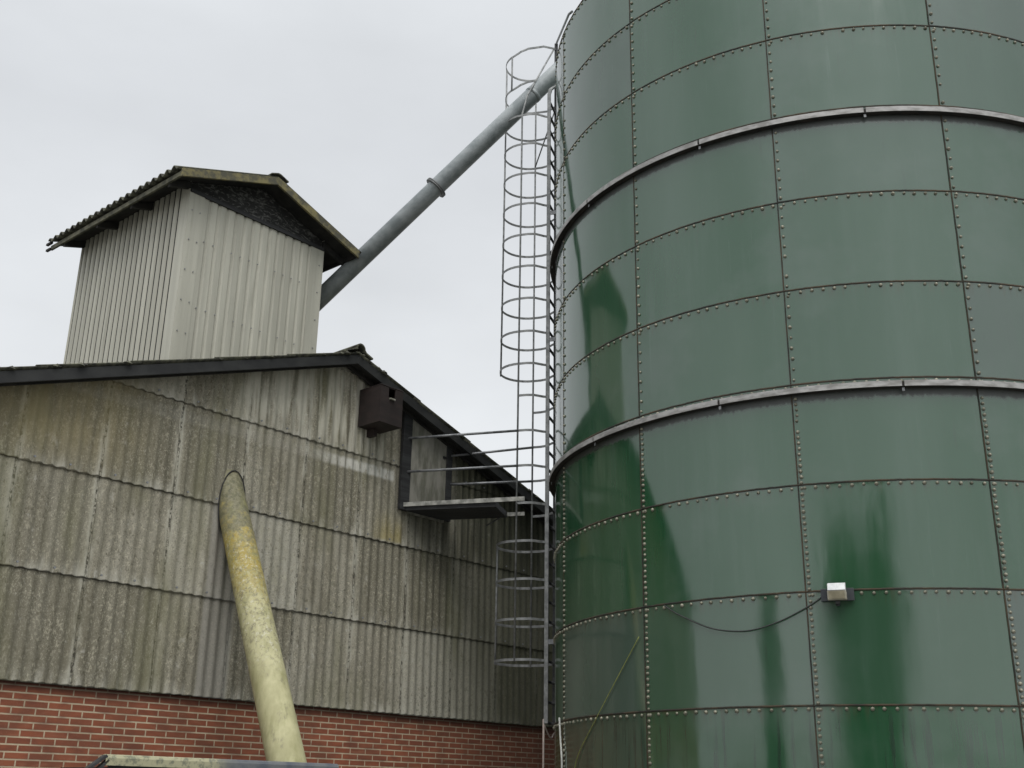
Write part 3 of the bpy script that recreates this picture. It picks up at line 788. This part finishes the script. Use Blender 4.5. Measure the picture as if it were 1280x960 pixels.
# local frame: x along the wall (right), -y outwards
b = MB(); b.box(-.145, .145, -.032, -.014, -.05, .062); b.build('mounting_plate', M['lamp_plate'], fl, bevel=.003)
b = MB(); b.prism([(-.035, -.048), (-.13, -.055), (-.150, .026), (-.035, .026)], 'x', -.082, .082); b.build('housing', M['lamp'], fl, bevel=.006)
b = MB(); b.prism([(-.034, .0265), (-.156, .0265), (-.128, .092), (-.034, .112)], 'x', -.078, .078); b.build('lid', M['lamp_top'], fl, bevel=.006)
b = MB(); b.prism([(-.135, -.046), (-.1505, .018), (-.156, .018), (-.140, -.046)], 'x', -.068, .068); b.build('glass', M['lamp_glass'], fl)
b = MB(); b.box(-.02, .02, -.09, -.034, -.085, -.057); b.tube([(0, -.062, -.085), (0, -.062, -.10)], .018, 8); b.build('swivel', M['dark_steel'], fl)
cps = [(223.3, 1.803), (225.2, 1.725), (227.19, 1.66), (230.93, 1.553), (234.22, 1.503), (238.0, 1.493), (242.27, 1.558), (246.2, 1.668), (248.0, 1.735), (248.6, 1.765)]
def smooth_path(pts, n=6):
    out = []
    P = [Vector(p) for p in pts]
    for i in range(len(P)-1):
        p0, p1, p2, p3 = P[max(i-1, 0)], P[i], P[i+1], P[min(i+2, len(P)-1)]
        for k in range(n):
            t = k/n; out.append(.5*((2*p1)+(p2-p0)*t+(2*p0-5*p1+4*p2-p3)*t*t+(3*p1-p0-3*p2+p3)*t**3))
    return out+[P[-1]]
def on_silo(a, z, r=.02): return Vector((CX, CY, 0))+Vector(pol(RS+r, a, z+EYE))
b = MB(); b.tube(smooth_path([on_silo(a, z, .022) for a, z in cps]), .0065, 8)
tag(b.build('power_cable', M['cable']), 'thin black cable drooping across the green plates to the floodlight', 'cable')
b = MB(); b.tube(smooth_path([on_silo(a, z, .02) for a, z in ((217.8, 1.53), (212.7, 1.175), (206.95, .821), (200.4, .48), (198., .30))]), .0045, 6)
tag(b.build('twine', M['twine']), 'yellow green twine hanging slantwise on the lower silo plates', 'twine')
b = MB(); b.tube(smooth_path([on_silo(a, z, .03) for a, z in ((189.6, .845), (189.9, .80), (190.6, .61), (191.2, .5), (191.6, .318), (191.7, -.4), (191.6, -1.55))]), .011, 8)
tag(b.build('earth_cable', M['white_cable']), 'off white cable hanging down the lower left edge of the silo', 'cable')
b = MB(); b.tube([lad_pt(.03, .2, .93), lad_pt(.03, .2, .5), lad_pt(.035, .21, -1.6)], .013, 8)
b.tube(smooth_path([lad_pt(.02, .2, .86), lad_pt(-.01, .1, .74), lad_pt(-.02, 0, .72), lad_pt(-.03, -.1, .78), lad_pt(-.16, -.15, .84)]), .009, 8)
tag(b.build('conduit', M['conduit']), 'pinkish grey cable running down from the foot of the caged ladder', 'cable')

# ------------------------------------------------------------------ trees across the yard (they show mirrored in the silo paint)
def leaf_mat(nm, c1, c2):
    N = NT(nm); f = N.noise(N.co(), 1.3, 3); return N.out(N.mix(N.ramp(f, .3, .7), c1, c2), .6)
M['leaf'] = leaf_mat('tree_foliage', (.018, .040, .012), (.05, .085, .025)); M['bark'] = simple('tree_bark', (.05, .042, .033), (.11, .095, .075), 8, .95, bump=.5, stretch=(1, 1, .3))
def tree(loc, h, rad, z0, seed, label):
    rg = random.Random(seed); t = empty('leafy_tree', loc, rg.random()*6, label, 'tree')
    b = MB(); b.tube([(0, 0, -.05), (.06, .03, h*.3), (-.05, .06, h*.6), (.02, 0, h*.92)], [.28*h/9, .2*h/9, .12*h/9, .02], 12)
    ends = []
    for i in range(52):
        a = rg.random()*6.283; zz = z0*.75+(h*.9-z0*.75)*rg.random(); k = (zz-z0*.75)/(h-z0*.75)
        l = rad*sqrt(max(.05, 1-((k-.42)/.66)**2))*rg.uniform(.45, .92); p1 = Vector((cos(a)*l, sin(a)*l, zz+l*.35)); pm = Vector((cos(a)*l*.5, sin(a)*l*.5, zz+l*.12))
        b.tube([(0, 0, zz-.1), pm, p1], [.06*h/9, .04*h/9, .012], 6); ends += [p1, pm.lerp(p1, .5), pm]
    b.build('trunk', M['bark'], t)
    vs, fs = [], []
    for p in ends:
        cr = rg.uniform(.5, 1.0)*rad*.36
        for q in range(150):
            d_ = Vector((rg.gauss(0, 1), rg.gauss(0, 1), rg.gauss(0, .8))); d_ = d_.normalized()*cr*rg.random()**.4
            c = p+d_; a1 = Vector((rg.gauss(0,1), rg.gauss(0,1), rg.gauss(0,1))).normalized(); a2 = a1.orthogonal().normalized(); sz = rg.uniform(.10, .19)
            i0 = len(vs); vs += [c-a1*sz, c+a2*sz*.5, c+a1*sz, c-a2*sz*.5]; fs.append((i0, i0+1, i0+2, i0+3))
    m = MB(); m.add(vs, fs); m.build('crown', M['leaf'], t, fix=False)
tree((-2.7, -14.5, 0), 7.6, 7.2, .5, 3, 'broad leafy tree across the yard, mirrored as a dark green patch behind the floodlight')
tree((-10.4, -2.0, 0), 6.0, 1.25, .8, 5, 'slim leafy tree across the yard, mirrored as a dark stripe left of the floodlight')

# ------------------------------------------------------------------ light: an overcast day
SUN_EL, SUN_AZ = R_(58), R_(174)             # azimuth measured clockwise from +Y
w = bpy.data.worlds.new('World'); sc.world = w; w.use_nodes = True; t = w.node_tree; nd = t.nodes; lk = t.links
bg = nd['Background']; sky = nd.new('ShaderNodeTexSky'); sky.sky_type = 'NISHITA'; sky.sun_disc = False
sky.sun_elevation = SUN_EL; sky.sun_rotation = SUN_AZ; sky.dust_density = 4
tc = nd.new('ShaderNodeTexCoord'); sx = nd.new('ShaderNodeSeparateXYZ'); lk.new(tc.outputs['Generated'], sx.inputs[0])
rp = nd.new('ShaderNodeValToRGB'); lk.new(sx.outputs['Z'], rp.inputs[0])
e = rp.color_ramp.elements
e[0].position = 0.0; e[0].color = (8.3, 8.5, 8.7, 1); e[1].position = 1.0; e[1].color = (12.5, 12.7, 13.0, 1)
for pos, c in ((.20, (8.2, 8.45, 8.65)), (.38, (7.6, 7.85, 8.1)), (.52, (7.2, 7.45, 7.75)), (.66, (8.4, 8.7, 9.0))):
    q = e.new(pos); q.color = (*c, 1)
mp = nd.new('ShaderNodeMapping'); mp.inputs['Scale'].default_value = (1, 1, 2.2); lk.new(tc.outputs['Generated'], mp.inputs[0])
ns = nd.new('ShaderNodeTexNoise'); ns.inputs['Scale'].default_value = 2.6; ns.inputs['Detail'].default_value = 5; lk.new(mp.outputs[0], ns.inputs['Vector'])
mr = nd.new('ShaderNodeMapRange'); mr.inputs[1].default_value = .3; mr.inputs[2].default_value = .7; mr.inputs[3].default_value = .885; mr.inputs[4].default_value = 1.06; lk.new(ns.outputs['Fac'], mr.inputs[0])
# the cloud deck is brighter towards the hidden sun
dt = nd.new('ShaderNodeVectorMath'); dt.operation = 'DOT_PRODUCT'; lk.new(tc.outputs['Generated'], dt.inputs[0])
dt.inputs[1].default_value = (sin(SUN_AZ)*cos(SUN_EL), cos(SUN_AZ)*cos(SUN_EL), sin(SUN_EL))
mr2 = nd.new('ShaderNodeFloatCurve'); lk.new(dt.outputs['Value'], mr2.inputs['Value'])
cv = mr2.mapping; cv.use_clip = False; c0 = cv.curves[0]
c0.points[0].location = (0, .40); c0.points[1].location = (1, .90)
for x_, y_ in ((.28, .42), (.46, .49), (.64, .45), (.80, .57), (.92, .74)): c0.points.new(x_, y_)
cv.update()
mr3 = nd.new('ShaderNodeMath'); mr3.operation = 'MULTIPLY'; mr3.inputs[1].default_value = 2.6; lk.new(mr2.outputs[0], mr3.inputs[0])
mm = nd.new('ShaderNodeMath'); mm.operation = 'MULTIPLY'; lk.new(mr.outputs[0], mm.inputs[0]); lk.new(mr3.outputs[0], mm.inputs[1])
vm = nd.new('ShaderNodeVectorMath'); vm.operation = 'SCALE'; lk.new(rp.outputs[0], vm.inputs[0]); lk.new(mm.outputs[0], vm.inputs['Scale'])
mx = nd.new('ShaderNodeMix'); mx.data_type = 'RGBA'; mx.inputs[0].default_value = .95; lk.new(sky.outputs[0], mx.inputs[6]); lk.new(vm.outputs[0], mx.inputs[7])
lk.new(mx.outputs[2], bg.inputs[0]); bg.inputs[1].default_value = .1
sun = bpy.data.lights.new('sun', 'SUN'); sun.energy = 1.5; sun.angle = R_(40); sun.color = (1, .97, .92)
so = bpy.data.objects.new('sun', sun); col.objects.link(so)
dirv = Vector((sin(SUN_AZ)*cos(SUN_EL), cos(SUN_AZ)*cos(SUN_EL), sin(SUN_EL)))
so.rotation_euler = dirv.to_track_quat('Z', 'Y').to_euler(); so.location = dirv*50

# ------------------------------------------------------------------ camera
cd = bpy.data.cameras.new('camera'); cd.sensor_width = 36; cd.lens = 36*1422.5/1280; cd.clip_end = 3000; cd.clip_start = .05
co = bpy.data.objects.new('camera', cd); col.objects.link(co)
rt = Vector((.99986218, -.00568074, .01559954)); upv = Vector((-.01660169, -.34213094, .93950562)); fw = Vector((0, .93963511, .3421781))
Mx = Matrix((rt, upv, -fw)).transposed().to_4x4(); Mx.translation = CAM; co.matrix_world = Mx
sc.camera = co
vs_ = sc.view_settings; vs_.view_transform = 'Standard'; vs_.look = 'None'; vs_.exposure = 0; vs_.gamma = 1; vs_.use_curve_mapping = False
sc.cycles.max_bounces = 6; sc.cycles.diffuse_bounces = 3
